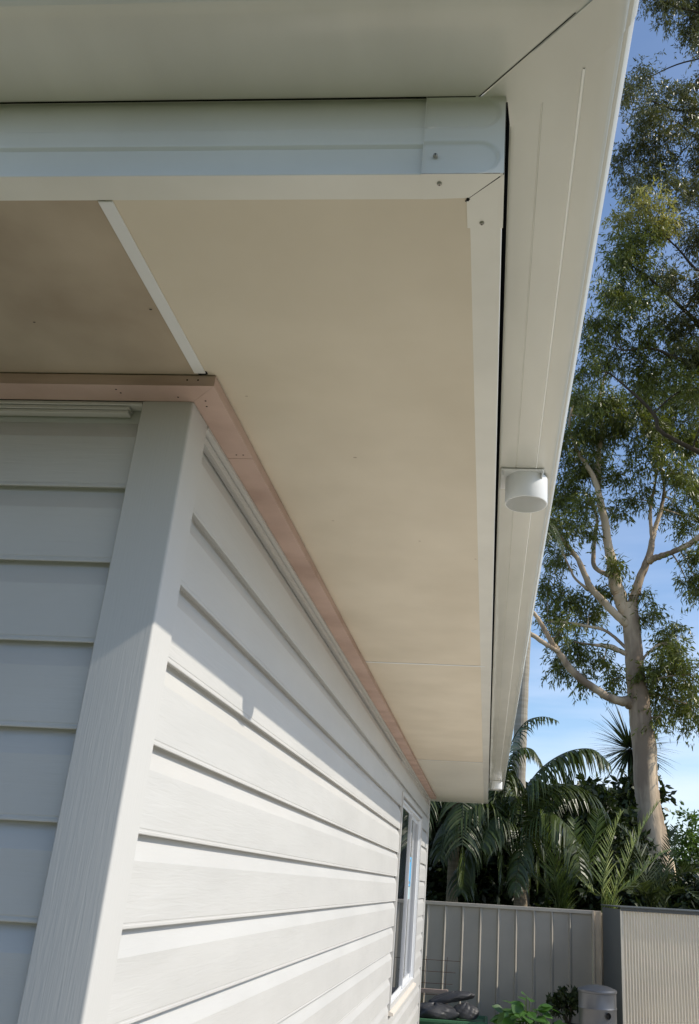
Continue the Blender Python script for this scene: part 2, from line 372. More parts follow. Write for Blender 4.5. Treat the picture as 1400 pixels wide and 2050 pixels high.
mb.poly([(OX+.0022,-OY-.0005,zc),(OX+.0022,-OY+.118,zc),(OX-LX-.002,-OY+.118,zc),(OX-LX-.002,-OY+LYY,zc)])
mb.poly([(OX+.0022,-OY-.0005,zc),(OX+.0022,-OY+.118,zc),(OX+.0022,-OY+.118,ZS+.17),(OX+.0022,-OY-.0022,ZS+.17)])
mb.box(OX-LX-.003,OX-LX-.002,-OY+LYY,-OY+.118,zc,zc+.006)
mb.build('corner_cover', M['cream'], fe)
mb = MB(); mb.poly([(OX,-OY-.0015,zc+.0012),(OX-LX-.006,-OY+LYY+.004,zc+.0012),(OX-LX-.001,-OY+LYY+.010,zc+.0012)]); mb.tube([(OX-LX+.0005,-OY+LYY-.003,zc+.0003),(OX-LX-.0015,-OY+LYY+.001,zc+.0003)],.0028,8); mb.build('gap_shadow', M['dark'], fe)
def screw(c, n, par):
    n = Vector(n); c = Vector(c); mb = MB()
    mb.tube([c-n*.001, c+n*.0012, c+n*.0030, c+n*.0036],[.0042,.0042,.0032,.0022],12)
    o = mb.build('screw', M['screw'], par, smooth=30)
    mb = MB(); mb.tube([c+n*.0034, c+n*.0040],[.0013,.0013],6); mb.build('screw_recess', M['dark'], par)
    return o
def onp(u,v,ax,val):
    d = ray(u,v); t = (val-CAM[ax])/d[ax]; return Vector(CAM)+d*t
screw(onp(872,312,1,-OY-.0005),(0,-1,0),fe); screw(onp(880,367,2,zc),(0,0,-1),fe); screw(onp(965,446,2,zc),(0,0,-1),fe)
# ---------------- gutters. profile (outward from fascia, z above ZG)
GP = [(.0088,.085),(.0088,.006),(.012,.0015),(.018,0),(.0590,0),(.0600,.0016),(.0615,.0016),(.0625,0),(.1195,0),(.1262,0),(.150,.0004),
      (.162,.0020),(.170,.0050),(.1755,.0092),(.1775,.0120),(.1795,.0122),(.1835,.0138),(.1880,.0178),(.1915,.0232),(.1930,.030),(.1935,.036),(.1920,.039),(.1920,.105),(.186,.112)]
GC = [(.004,.085),(.004,.003),(.008,-.0006),(.018,-.0016),(.150,-.0013),(.162,.0004),(.170,.0034),(.1765,.0082),(.1785,.0108),(.1805,.0112),(.1848,.0126),(.1895,.0168),(.1930,.0222),(.1946,.030),(.195,.036),(.1936,.040),(.1936,.104),(.186,.1125)]
A = [(OX+o, -OY+.0705-o, ZG+z) for o,z in GP]; B = [(OX+o, FY-.06, ZG+z) for o,z in GP]
mb = MB(); mb.strip(A,B)
gut = mb.build('gutter', M['cream_gloss'], house, smooth=16, label='cream gutter running down the side of the house')
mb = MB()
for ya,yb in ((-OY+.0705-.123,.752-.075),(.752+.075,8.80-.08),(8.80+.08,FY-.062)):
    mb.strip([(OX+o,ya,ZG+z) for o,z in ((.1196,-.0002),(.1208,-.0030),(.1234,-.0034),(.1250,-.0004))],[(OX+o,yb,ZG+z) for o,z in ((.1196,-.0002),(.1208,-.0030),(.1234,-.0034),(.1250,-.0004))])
mb.build('bead_highlight_strip', M['bead'], gut)
# corner piece: from mitre to lap line, plus gable gutter
mb = MB()
MO = .041    # the mitre runs 41 mm off the fascia corner
GC2 = GC[3:]
A = [(OX+o, -OY-o-MO, ZG+z) for o,z in GC2]; B = [(OX+o, -OY+.072-o, ZG+z) for o,z in GC2]
mb.strip(A,B)
# flange that laps past the fascia corner
mb.poly([(OX-.0462,-OY+.005,ZG-.0016),(OX+.018,-OY-.018-MO,ZG-.0016),(OX+.018,-OY+.054,ZG-.0016),(OX+.0095,-OY+.058,ZG-.0016),(OX+.0045,-OY+.008,ZG-.0016)])
mb.box(OX-.046,OX+.0045,-OY+.005,-OY+.008,ZG-.0024,ZG-.0012)
mb.build('gutter_corner', M['cream_gloss'], gut, smooth=16)
mb = MB(); GG = [(o, 0 if o<.1 else max(z,-.0005)) for o,z in GP[3:]]; A = [(HX-.75, -OY-o, ZG+z) for o,z in GG]; B = [(OX+o-MO+.003, -OY-o, ZG+z) for o,z in GG]
A = [(HX-.75,-OY-.0015,ZG+.09),(HX-.75,-OY-.0015,ZG+.0004)]+A; B = [(OX-.0405,-OY-.0015,ZG+.09),(OX-.0405,-OY-.0015,ZG+.0004)]+B; mb.strip(A,B)
ge = mb.build('gutter', M['cream_gloss'], house, smooth=16, label='cream gutter over the end wall')
mb = MB(); mb.strip([(OX-.0475,-OY+.002,ZG-.0008),(OX+.10,-OY-.1455,ZG-.0008)],[(OX-.0462,-OY+.0032,ZG-.0008),(OX+.1012,-OY-.1445,ZG-.0008)]); mb.build('mitre_gap', M['dark'], ge)
mb = MB(); mb.box(HX-.6,OX-.048,-OY-.0024,-OY+.0002,ZG-.0012,ZG-.0002); mb.build('gutter_seam', M['dark'], ge)
# far gutter end cap
mb = MB(); mb.poly([(OX+o, FY-.0605, ZG+z) for o,z in GP]); mb.build('gutter_end_cap', M['cream_gloss'], gut)
# near-black boxes added over the gutter slot to paint its shade
mb = MB(); mb.box(OX-.02,OX+.02,-OY-.02,FY,ZG+.09,ZG+.11); mb.box(HX-.6,OX+.02,-OY-.02,-OY+.03,ZG+.085,ZG+.105); mb.build('slot_shade', M['dark'], house)
def outlet(yc, par):
    z1 = ZG-.0022; zb_ = 2.776; cx_ = .7965; mb = MB(); r = .0655
    n = 48
    mb.lathe([(r,z1-.0045),(r,zb_+.002),(r-.001,zb_),(r-.0035,zb_),(r-.0045,zb_+.002),(r-.0045,z1-.006),(0.0,z1-.006)],(cx_,yc,0),n)
    x0,x1,y0,y1 = .7165,.8475,yc-.071,yc+.071
    mb.box(x0,x1,y0,y1,z1-.0045,z1-.0002,bev=.0012)
    for (a,b_) in ((x0+.006,y0+.008),(x1-.006,y0+.008)):   # gussets
        mb.box(a-.0015,a+.0015,b_-.004,b_+.03,z1-.022,z1-.0046)
    return mb.build('outlet', M['white'], par, smooth=35)
outlet(.752, gut); outlet(8.80, gut)
# window
win = MB(); fx = .004
def frame(mb, y0,y1,z0,z1,w,x0,x1,wb=None):
    wb = wb or w
    mb.box(x0,x1,y0,y0+w,z0,z1); mb.box(x0,x1,y1-w,y1,z0,z1); mb.box(x0,x1,y0+w,y1-w,z1-w,z1-.0003); mb.box(x0,x1,y0+w,y1-w,z0+.0003,z0+wb)
frame(win, WY0-.035, WY1+.05, WZ0-.02, WZ1+.055, .033, -.02, .006)
w_ = win.build('window', M['trim'], house, label='sliding window with blue sticker in the side wall')
mb = MB(); frame(mb, WY0-.001, WY1+.015, WZ0, WZ1, .020, -.09, -.003); mb.build('frame', M['alum'], w_)
ym = 6.86
mb = MB(); frame(mb, WY0+.021, ym+.03, WZ0+.022, WZ1-.022, .022, -.034, -.022); mb.box(-.036,-.010,ym-.005,ym+.032,WZ0+.023,WZ1-.023); mb.build('sash', M['alum'], w_)
mb = MB(); frame(mb, ym-.0, WY1-.005, WZ0+.022, WZ1-.022, .035, -.058, -.040); mb.box(-.058,-.024,WY1-.06,WY1-.006,WZ0+.023,WZ1-.023); mb.build('sash', M['alum'], w_)
mb = MB(); mb.box(-.030,-.026,WY0+.044,ym-.006,WZ0+.045,WZ1-.045); mb.build('pane', M['glass'], w_)
mb = MB(); mb.box(-.050,-.046,ym+.036,WY1-.061,WZ0+.058,WZ1-.058); mb.build('pane', M['glass'], w_)
mb = MB(); mb.box(-.0455,-.0445,ym+.34,ym+.66,1.665,1.935); st = mb.build('sticker', M['sticker'], w_)
mb = MB(); mb.box(-.0455,-.0445,ym+.34,ym+.66,1.55,1.660); mb.build('sticker', M['sticker2'], w_)
mb = MB(); 
for z in (1.70,1.90): mb.box(-.0444,-.0438,ym+.45,ym+.55,z-.012,z+.012)
mb.box(-.0444,-.0438,ym+.39,ym+.42,1.70,1.90); mb.build('sticker_print', M['roof'], w_)
mb = MB(); mb.add([(-.09,WY0-.03,WZ0-.0005),(-.09,WY1+.03,WZ0-.0005),(.030,WY0-.03,WZ0-.035),(.030,WY1+.03,WZ0-.035),(.030,WY0-.03,WZ0-.055),(.030,WY1+.03,WZ0-.055),(-.02,WY0-.03,WZ0-.055),(-.02,WY1+.03,WZ0-.055)],[(0,1,3,2),(2,3,5,4),(4,5,7,6),(0,2,4,6),(1,7,5,3)]); mb.build('sill', M['sill'], w_)
# room behind the glass
mb = MB(); mb.box(HX+.3,-.14,.3,LY-.3,2.66,2.68); mb.build('ceiling', M['trim'], house)
# roof
mb = MB(); e = .045; x0,x1,y0,y1 = HX-.66, OX+.05, -OY-.05, FY+.02; zr = ZG+.112; hr = 1.2
xm = (x0+x1)/2; d = (x1-x0)/2
mb.add([(x0,y0,zr),(x1,y0,zr),(x1,y1,zr),(x0,y1,zr),(xm,y0+d,zr+hr),(xm,y1-d,zr+hr)],[(0,1,4),(1,2,5,4),(2,3,5),(3,0,4,5),(3,2,1,0)])
mb.build('roof', M['roof'], house)

# ------------------------------------------------------------------ fence
FYY = 11.0; FT = 1.49
fence = thing('fence', (0,FYY,0), 'grey ribbed steel fence panels beyond the far corner of the house', 'fence')
mb = MB(); prof = []; x = -3.1; pitch = .238
r0 = P(961,1900,FYY).x % pitch; x = -3.1 + ((r0-(-3.1)) % pitch)
xs = []
while x < 2.06:
    xs.append(x); x += pitch
pts = [(-3.3,0)]
for x in xs: pts += [(x-.022,0),(x-.010,-.028),(x-.002,-.028),(x+.026,0)]
pts.append((2.12,0))
mb.strip([(x,FYY+y,.02) for x,y in pts],[(x,FYY+y,FT) for x,y in pts])
mb.build('infill_sheet', M['fence'], fence)
mb = MB(); mb.box(-3.3,2.13,FYY-.032,FYY+.03,FT-.035,FT+.012,bev=.004); mb.build('top_rail', M['fence'], fence)
mb = MB(); mb.box(2.125,2.150,FYY-.055,FYY+.03,0,FT+.012,bev=.003); mb.box(2.150,2.222,FYY-.036,FYY+.03,0,FT+.010,bev=.002); mb.box(2.222,2.240,FYY-.05,FYY+.03,0,FT+.011,bev=.002)
mb.build('post', M['fencepost'], fence, label='pale beige steel fence post')
fence2 = thing('fence', (2.3,FYY,0), 'steel boundary fence continuing behind the shed', 'fence')
mb = MB(); pts=[(2.245,0)]; x=2.36
while x<9: pts += [(x-.026,0),(x-.015,-.026),(x+.008,-.026),(x+.020,0)]; x+=pitch
mb.strip([(x,FYY+.02+y,.02) for x,y in pts],[(x,FYY+.02+y,FT-.03) for x,y in pts]); mb.build('infill_sheet', M['fence'], fence2)
mb = MB(); mb.box(2.245,9,FYY-.01,FYY+.05,FT-.05,FT-.01,bev=.004); mb.build('top_rail', M['fence'], fence2)
# ------------------------------------------------------------------ shed
SY = 9.17; SX = 2.252; SZ = 1.575
shed = thing('garden_shed', (SX,SY,0), 'low garden shed of finely corrugated cream steel with dark side', 'shed')
mb = MB(); pts = []; x = SX+.012; k = 0; pit = .0325
for i in range(int(1.9/pit*8)):
    xx = SX+.012+i*pit/8; pts.append((xx, SY-.009*math.cos(2*math.pi*i/8)))
mb.strip([(x,y,.03) for x,y in pts],[(x,y,SZ-.02) for x,y in pts]); mb.build('front_wall', M['shed'], shed, smooth=60, label='finely corrugated cream front wall')
mb = MB(); pts=[]
for i in range(int(1.72/.0325*4)):
    yy = SY+.02+i*.0325/4; pts.append((SX+.003*math.cos(2*math.pi*i/4), yy))
mb.strip([(x,y,.03) for x,y in pts],[(x,y,SZ-.02) for x,y in pts]); mb.build('side_wall', M['sheddark'], shed, smooth=60)
mb = MB(); mb.box(SX-.012,SX+.010,SY-.010,SY+.015,0,SZ-.02,bev=.002); mb.build('corner_trim', M['shed'], shed)
mb = MB(); mb.box(SX-.02,SX+2.0,SY-.035,SY+1.76,SZ-.002,SZ+.012,bev=.003); mb.box(SX-.008,SX+2.0,SY-.018,SY-.008,SZ-.034,SZ-.003); mb.build('roof', M['sheddark'], shed)
mb = MB(); mb.box(SX+.02,SX+1.9,SY+.03,SY+1.7,.02,SZ-.03); mb.build('wall_lining', M['sheddark'], shed)
# ------------------------------------------------------------------ drum
dc = P(1196,1990,8.6); dcx = dc.x; R_ = .195; dz = .79
drum = thing('metal_drum', (dcx,8.6,0), 'grey galvanised steel drum with a round hole in its side', 'drum')
mb = MB(); prof = [(0,.0),(R_,.0),(R_+.006,.012),(R_,.024)]
for k in range(3): 
    z = .2+k*.2; prof += [(R_,z-.015),(R_+.006,z),(R_,z+.015)]
prof += [(R_,dz-.05),(R_+.008,dz-.045),(R_+.010,dz-.030),(R_+.006,dz-.02),(R_-.01,dz-.012),(R_*.6,dz+.012),(R_*.25,dz+.022),(0.001,dz+.024)]
mb.lathe(prof,(dcx,8.6,0),48); mb.build('body', M['drum'], drum, smooth=40)
hp_ = Vector((dcx+R_*.42, 8.6-R_*.91, .545)); hn = Vector((.42,-.91,0)).normalized()
mb = MB(); mb.tube([hp_-hn*.01,hp_+hn*.014],[.036,.032],20,cap=False); mb.build('spout_ring', M['drum'], drum, smooth=40)
mb = MB(); mb.tube([hp_-hn*.01,hp_+hn*.004],.030,20); mb.build('hole', M['dark'], drum)
# ------------------------------------------------------------------ green bin with black bags
bc = P(905,2040,10.0)
BX0, BX1, BY0, BY1 = -.10, .755, 9.75, 10.35; BT = .245
gbin = thing('green_tub', ((BX0+BX1)/2,10.05,0), 'low green plastic tub with a rolled rim beside the house corner', 'tub')
mb = MB()
def loop(dx, z): return [(BX0-dx,BY0-dx,z),(BX1+dx,BY0-dx,z),(BX1+dx,BY1+dx,z),(BX0-dx,BY1+dx,z)]
ls = [loop(-.05,0.0),loop(-.02,BT-.09),loop(.0,BT-.085),loop(.012,BT-.08),loop(.016,BT-.03),loop(.010,BT-.008),loop(0,BT),loop(-.02,BT-.002),loop(-.03,BT-.03)]
vs=[p for l in ls for p in l]; fs=[]
for i in range(len(ls)-1):
    for j in range(4): fs.append((i*4+j,i*4+(j+1)%4,(i+1)*4+(j+1)%4,(i+1)*4+j))
fs.append((len(ls)*4-4,len(ls)*4-3,len(ls)*4-2,len(ls)*4-1)); mb.add(vs,fs); mb.build('body', M['bin'], gbin)
def bag(name, c, rx, ry, rz, seed, label, tip=None):
    rr = np.random.default_rng(seed); mb = MB(); nu, nv = 64, 40; vs = []
    ph = rr.uniform(0,6.28,8); fr = rr.integers(2,7,8)
    for j in range(nv+1):
        th = math.pi*j/nv
        for i in range(nu):
            a = 2*math.pi*i/nu; w = 1+.07*math.sin(fr[0]*a+ph[0]+2*th)+.05*math.sin(fr[1]*a+ph[1]-3*th)+.03*math.sin(9*a+ph[2]+5*th)
            w += .4*(.05*abs(math.sin(3.5*a+ph[3]+4*math.sin(2*th+ph[4])))-.05*abs(math.sin(6*th+ph[5]+2*math.sin(3*a)))+.02*math.sin(17*a+11*th))
            x = rx*math.sin(th)*math.cos(a)*w; y = ry*math.sin(th)*math.sin(a)*w; z = rz*math.cos(th)*w
            z = max(z, -rz*.45)
            vs.append((c[0]+x+ (0.35*z if tip else 0), c[1]+y, c[2]+z+ (tip*x if tip else 0)))
    fs = [(j*nu+i, j*nu+(i+1)%nu, (j+1)*nu+(i+1)%nu, (j+1)*nu+i) for j in range(nv) for i in range(nu)]
    mb.add(vs,fs); o = mb.build(name, M['bag'], None, smooth=50); return tag(o, label, 'bag', 'black plastic bags in the green tub')
bag('plastic_bag', (.13,9.95,.285), .30,.17,.10, 3, 'flat grey-black plastic bag lying lowest, on the rim of the green tub')
bag('plastic_bag', (.33,10.12,.435), .28,.17,.075, 8, 'black plastic bag on top, puffed up against the fence side', .16)
bag('plastic_bag', (.50,9.98,.30), .15,.14,.11, 5, 'small crumpled black bag at the right end of the green tub')
# ------------------------------------------------------------------ mesh panel + timber rail
mp_ = thing('wire_mesh_panel', (.1,10.72,0), 'rusty square steel mesh panel leaning on the grey fence', 'mesh panel')
mb = MB()
for z in (.80,.665,.53,.40,.26,.12): mb.tube([(-.75,10.72+.05*(z-.4),z),(.36+.05*math.sin(z*9),10.72+.05*(z-.4),z)], .0035, 6)
for x in (-.6,-.32,-.07,.20): mb.tube([(x,10.70,.0),(x+.015,10.73,.4),(x+.03,10.745,.84)], .0035, 6)
mb.build('wires', M['rust'], mp_)
tr = thing('timber_rail', (.0,10.62,0), 'short pinkish timber rail standing in front of the wire mesh', 'timber frame')
mb = MB(); mb.box(-.62,.26,10.60,10.63,.425,.475,bev=.002); mb.build('rail', M['pinkwood'], tr)
for x in (-.55,.225):
    mb = MB(); mb.box(x,x+.035,10.632,10.66,0,.474,bev=.002); mb.build('leg', M['pinkwood'], tr)

# ------------------------------------------------------------------ foliage tools
def leaves_mesh(pos, dirs, nrm, L, Wd, fold=0.0, mid=.42):
    n = len(pos); side = np.cross(dirs, nrm); side /= np.linalg.norm(side,axis=1,keepdims=True)+1e-9
    L = L[:,None]; Wd = Wd[:,None]
    a = pos; b = pos+dirs*L*mid+side*Wd*.5; c = pos+dirs*L; d = pos+dirs*L*mid-side*Wd*.5
    V = np.stack([a,b,c,d],1).reshape(-1,3); F = np.arange(4*n).reshape(n,4); return V, F
def np_mesh(name, V, F, mats, mi, parent, local):
    me = bpy.data.meshes.new(name); V = V-np.array(local)
    me.vertices.add(len(V)); me.vertices.foreach_set('co', V.astype('f').ravel())
    me.loops.add(F.size); me.loops.foreach_set('vertex_index', F.ravel().astype('i'))
    me.polygons.add(len(F)); me.polygons.foreach_set('loop_start', (np.arange(len(F))*F.shape[1]).astype('i'))
    me.polygons.foreach_set('loop_total', np.full(len(F),F.shape[1],'i')) if False else None
    for mt in mats: me.materials.append(mt)
    if mi is not None: me.polygons.foreach_set('material_index', mi.astype('i'))
    me.update(calc_edges=True); me.validate()
    o = bpy.data.objects.new(name, me); COL.objects.link(o); o.parent = parent; return o
def nv(a): return a/(np.linalg.norm(a,axis=-1,keepdims=True)+1e-9)
def clump(c, R3, ntw, per, leafL, leafW, droop=.7, sub=7, subr=.42, tw=.35):
    """leaf sprays: sub-clumps inside an ellipsoid, twigs in each, drooping leaves on each twig"""
    sc = nv(rng.normal(size=(sub,3)))*(rng.random((sub,1))**.4)*np.array(R3)*.85
    k = rng.integers(0,sub,ntw)
    o = nv(rng.normal(size=(ntw,3)))*(rng.random((ntw,1))**.5)*np.array(R3)*subr
    base = np.array(c)+sc[k]+o
    d = nv(o/np.array(R3)+rng.normal(size=(ntw,3))*.5+np.array([0,0,-.25*droop]))
    ln = rng.uniform(.6,1.3,(ntw,1))*tw
    t = rng.random((ntw,per,1))
    pos = base[:,None]+d[:,None]*ln[:,None]*t+np.array([0,0,-1.])*(t**2)*droop*.25*tw+rng.normal(size=(ntw,per,3))*leafL*.18
    dd = nv(d[:,None]*.6+rng.normal(size=(ntw,per,3))*.6+np.array([0,0,-1.])*droop)
    pos = pos.reshape(-1,3); dd = dd.reshape(-1,3); n = len(pos)
    nn = nv(np.cross(dd, rng.normal(size=(n,3))))
    return leaves_mesh(pos, dd, nn, leafL*rng.uniform(.6,1.25,n), leafW*rng.uniform(.7,1.3,n)) + (base,)
def smooth_path(pts, n=5, jit=0):
    out = []; k = len(pts)
    for i in range(k-1):
        p0,p1,p2,p3 = pts[max(i-1,0)],pts[i],pts[i+1],pts[min(i+2,k-1)]
        for j in range(n):
            t = j/n
            q = tuple(.5*((2*p1[a])+(-p0[a]+p2[a])*t+(2*p0[a]-5*p1[a]+4*p2[a]-p3[a])*t*t+(-p0[a]+3*p1[a]-3*p2[a]+p3[a])*t**3) for a in range(len(p1)))
            out.append(q)
    out.append(pts[-1]); return out
def branch(mb, trace, y0, y1, nseg=10, jit=.0, sub=6):
    """trace (u,v,width px) -> tube in the world, y running from y0 to y1"""
    k = len(trace); q = []
    for i,(u,v,w) in enumerate(trace):
        y = y0+(y1-y0)*i/max(k-1,1); p = P(u,v,y); q.append((p.x,p.y,p.z,w*.5*mpp(p)))
    q = smooth_path(q, sub)
    pts = [Vector(a[:3])+Vector((random.uniform(-1,1),random.uniform(-1,1),random.uniform(-1,1)))*a[3]*.12 for a in q]
    mb.tube(pts, [max(a[3],.004)*random.uniform(.95,1.06) for a in q], nseg)
    return [(pts[i], q[i][3]) for i in range(len(q))]
def crown(root, blobs, mats, nodes, trunk_mb, leafL=.14, leafW=.027, dens=1.0, droop=.75, name='crown', twig_r=.012):
    Vs=[];Fs=[];Mi=[];off=0
    for (u,v,y,r,mi,dn) in blobs:
        c = P(u,v,y); R = r*mpp(c)
        ntw = int(62*dens*dn*(R/.6)**2)+4
        V,F,base = clump(c,(R,R*1.25,R*.95), ntw, 14, leafL, leafW, droop, sub=max(4,int(8*R/.6)))
        Vs.append(V);Fs.append(F+off);off+=len(V);Mi.append(np.full(len(F),mi))
        if nodes:
            nb = min(nodes, key=lambda a:(a[0]-c).length-a[1]*2)
            a = nb[0]; mid = (a+c)/2+Vector((random.uniform(-.1,.1),random.uniform(-.1,.1),.12))*(c-a).length*.5
            q = smooth_path([tuple(a),tuple(mid),tuple(c)],5); rr = max(min(nb[1]*.6,twig_r*1.8),twig_r)
            trunk_mb.tube(q,[rr*(1-.6*i/len(q)) for i in range(len(q))],5)
            for b in base[rng.choice(len(base),min(len(base),6),replace=False)]:
                b = Vector(b); m2 = (c+b)/2+Vector((0,0,.08*R)); trunk_mb.tube([c,m2,b],[twig_r*.5,twig_r*.35,twig_r*.18],4)
    return np_mesh(name, np.concatenate(Vs), np.concatenate(Fs), mats, np.concatenate(Mi), root, root.location)

# ------------------------------------------------------------------ gum tree
tb = P(1345,1760,16); base = (tb.x+.15,16,0)
gum = thing('gum_tree', base, 'tall gum tree with smooth pale forked trunk rising behind the palms', 'tree')
mb = MB(); nodes = []
p0 = P(1322,1745,16)
q = [(base[0]+.25,16.05,0,.42)]
for (u,v,w) in [(1340,1860,74),(1320,1745,64),(1309,1680,56),(1300,1620,49),(1293,1560,47),(1291,1500,48),(1284,1450,45),(1279,1400,42),(1272,1350,38),(1269,1300,35),(1263,1245,34),(1258,1210,36)]:
    p = P(u,v,16); q.append((p.x,p.y,p.z,w*.5*mpp(p)))
q = smooth_path(q,6); mb.tube([a[:3] for a in q],[a[3]*random.uniform(.97,1.04) for a in q],20); nodes += [(Vector(a[:3]),a[3]) for a in q[20:]]
BR = [
 ([(1252,1225,27),(1240,1190,27),(1231,1161,26),(1218,1088,18),(1209,1033,15),(1193,967,11),(1176,934,9),(1154,898,7),(1140,850,5),(1150,800,4)],16,15.6),
 ([(1209,1040,12),(1200,1000,12),(1198,920,12),(1205,860,8),(1200,800,6),(1215,740,4)],16,16.6),
 ([(1262,1222,20),(1270,1195,19),(1280,1161,16),(1300,1113,14),(1308,1070,11),(1322,1026,8),(1330,978,6),(1326,930,5),(1345,880,4)],16,16.3),
 ([(1300,1125,14),(1310,1118,13),(1344,1106,11),(1377,1091,12),(1405,1072,12),(1450,1040,12),(1490,980,9)],16,15.3),
 ([(1306,1080,8),(1302,1026,7),(1313,960,5),(1319,905,4),(1300,850,3)],16.1,15.7),
 ([(1262,1255,15),(1249,1245,16),(1213,1209,14),(1183,1176,13),(1158,1121,10),(1132,1088,8),(1110,1055,7),(1085,1010,5)],16,15.2),
 ([(1183,1183,6),(1154,1161,5),(1140,1135,4),(1125,1100,3)],15.7,15.4),
 ([(1225,1155,9),(1210,1148,9),(1191,1135,9),(1188,1106,9),(1192,1070,8),(1195,1035,6),(1180,990,4)],16,16.5),
 ([(1272,1415,22),(1255,1405,22),(1235,1402,18),(1198,1384,16),(1147,1344,15),(1125,1315,13),(1103,1282,11),(1077,1238,8),(1060,1215,6),(1040,1180,4)],16,15.0),
 ([(1118,1304,8),(1092,1289,9),(1066,1271,9),(1045,1258,8),(1015,1240,6)],15.3,15.0),
 ([(1268,1320,11),(1250,1307,10),(1224,1296,12),(1209,1293,9),(1180,1290,5),(1150,1285,3)],16,15.8),
 ([(1260,1305,7),(1246,1290,7),(1213,1263,6),(1169,1252,6),(1130,1246,5),(1096,1245,4)],16,16.3),
 ([(1275,1340,7),(1295,1310,5),(1320,1290,4),(1345,1285,3)],16,16.2),
 ([(1283,1400,6),(1310,1390,5),(1345,1400,4),(1375,1410,3)],16,16.3)]
for t,a,b in BR: nodes += branch(mb,t,a,b)
blobs = []
def B(u,v,r,y=16,m=0,d=1.0): blobs.append((u,v,y,r,m,d))
for (u,v,r) in [(1130,985,48),(1105,1060,40),(1150,930,45),(1190,900,45),(1235,880,50),(1290,870,48),(1345,860,50),(1395,880,50),(1165,1060,28),(1115,1120,30),(1180,1010,30),
   (1250,950,30),(1280,1000,30),(1310,930,35),(1370,950,42),(1410,980,45),(1385,1040,38),(1350,1010,26),(1225,1020,22),
   (1095,1180,30),(1140,1200,38),(1180,1230,32),(1120,1270,28),(1160,1300,36),(1210,1320,24),(1225,1360,26),(1130,1330,26),(1170,1350,22),(1108,1235,24),(1200,1180,26),(1230,1130,24),
   (1290,1240,30),(1285,1190,20),(1325,1290,32),(1355,1300,34),(1310,1340,36),(1345,1360,42),(1385,1350,34),(1330,1410,36),(1370,1400,34),(1300,1390,26),(1320,1435,18),(1395,1440,26),(1350,1260,20),
   (1385,1130,30),(1405,1175,30),(1420,1100,35),(1375,1165,16),(1450,1150,40),
   (1130,880,40),(1180,840,45),(1240,810,48),(1300,800,50),(1360,790,48),(1150,800,40),(1400,810,40)]:
    B(u,v,r,16+random.uniform(-.6,.7),0,.8)
gm = mb
crown(gum, blobs, [M['leaf'],M['leaf2']], nodes, mb, dens=3.6)
mb.build('trunk', M['bark'], gum, smooth=60)
# ------------------------------------------------------------------ second gum, trunk to the right of the frame
g2b = (6.6,13.2,0)
gum2 = thing('gum_tree', g2b, 'dark finely leaved gum tree whose branches reach in from the upper right', 'tree')
mb = MB(); nodes = []
q = [(6.6,13.2,0,.38),(6.5,13.2,4,.33),(6.3,13.1,8,.27),(6.1,13.0,12,.20),(5.7,12.8,16,.14),(5.2,12.6,20,.08),(4.9,12.5,24,.04)]
q = smooth_path(q,6); mb.tube([a[:3] for a in q],[a[3] for a in q],14); nodes += [(Vector(a[:3]),a[3]) for a in q]
tr2 = [
 ([(1520,780,16),(1440,735,14),(1400,729,12),(1351,716,8),(1307,698,5),(1246,702,3)]),
 ([(1530,940,14),(1440,915,12),(1400,904,11),(1360,885,9),(1320,861,8),(1312,834,8),(1281,799,6),(1220,746,3)]),
 ([(1540,780,15),(1440,690,13),(1400,650,10),(1364,615,8),(1307,562,5),(1263,531,3)]),
 ([(1530,620,10),(1440,560,8),(1395,540,6),(1364,505,4),(1340,480,3)]),
 ([(1530,250,10),(1440,225,8),(1400,219,6),(1351,220,4),(1300,200,3)]),
 ([(1530,370,9),(1440,310,7),(1395,277,5),(1360,246,3)]),
 ([(1500,60,8),(1440,40,6),(1380,20,4),(1330,10,3)])]
for t in tr2: nodes += branch(mb,t,13.0,12.4,8)
blobs = []
for (u,v,r,m_) in [(1340,5,34,1),(1385,35,38,1),(1430,10,60,1),(1375,-30,50,1),(1310,0,20,1),(1395,85,20,1),
   (1290,160,34,1),(1262,200,26,1),(1310,210,40,1),(1350,190,28,1),(1392,180,30,1),(1275,250,36,1),(1320,270,42,1),(1370,250,38,1),(1410,260,40,1),(1255,300,28,1),(1300,320,34,1),(1345,330,34,1),(1395,330,36,1),
   (1245,350,24,1),(1285,375,30,1),(1340,385,28,1),(1390,400,36,1),(1430,360,40,1),
   (1290,420,44,2),(1255,440,32,2),(1320,450,34,2),(1270,480,40,0),(1300,500,36,0),(1235,490,30,0),(1225,530,32,0),(1265,540,36,0),(1310,560,36,0),(1355,560,34,1),(1395,480,30,1),(1400,580,34,1),(1365,440,26,1),
   (1210,590,32,0),(1250,600,38,0),(1300,620,40,0),(1350,640,40,1),(1395,640,38,1),(1195,640,28,0),(1230,660,38,0),(1280,680,40,0),(1335,700,42,0),(1385,720,40,1),
   (1185,690,28,0),(1215,730,38,0),(1265,745,42,0),(1320,760,40,0),(1375,775,40,0),(1175,750,30,0),(1440,700,60,0),(1440,800,60,0),(1440,560,60,1),(1440,450,50,1),(1160,800,26,0)]:
    blobs.append((u,v,12.6+random.uniform(-.6,.6),r,m_,.8))
crown(gum2, blobs, [M['leaf'],M['leaf2'],M['leafgold']], nodes, mb, leafL=.115, leafW=.025, dens=4.2)
mb.build('trunk', M['barkdark'], gum2, smooth=60)

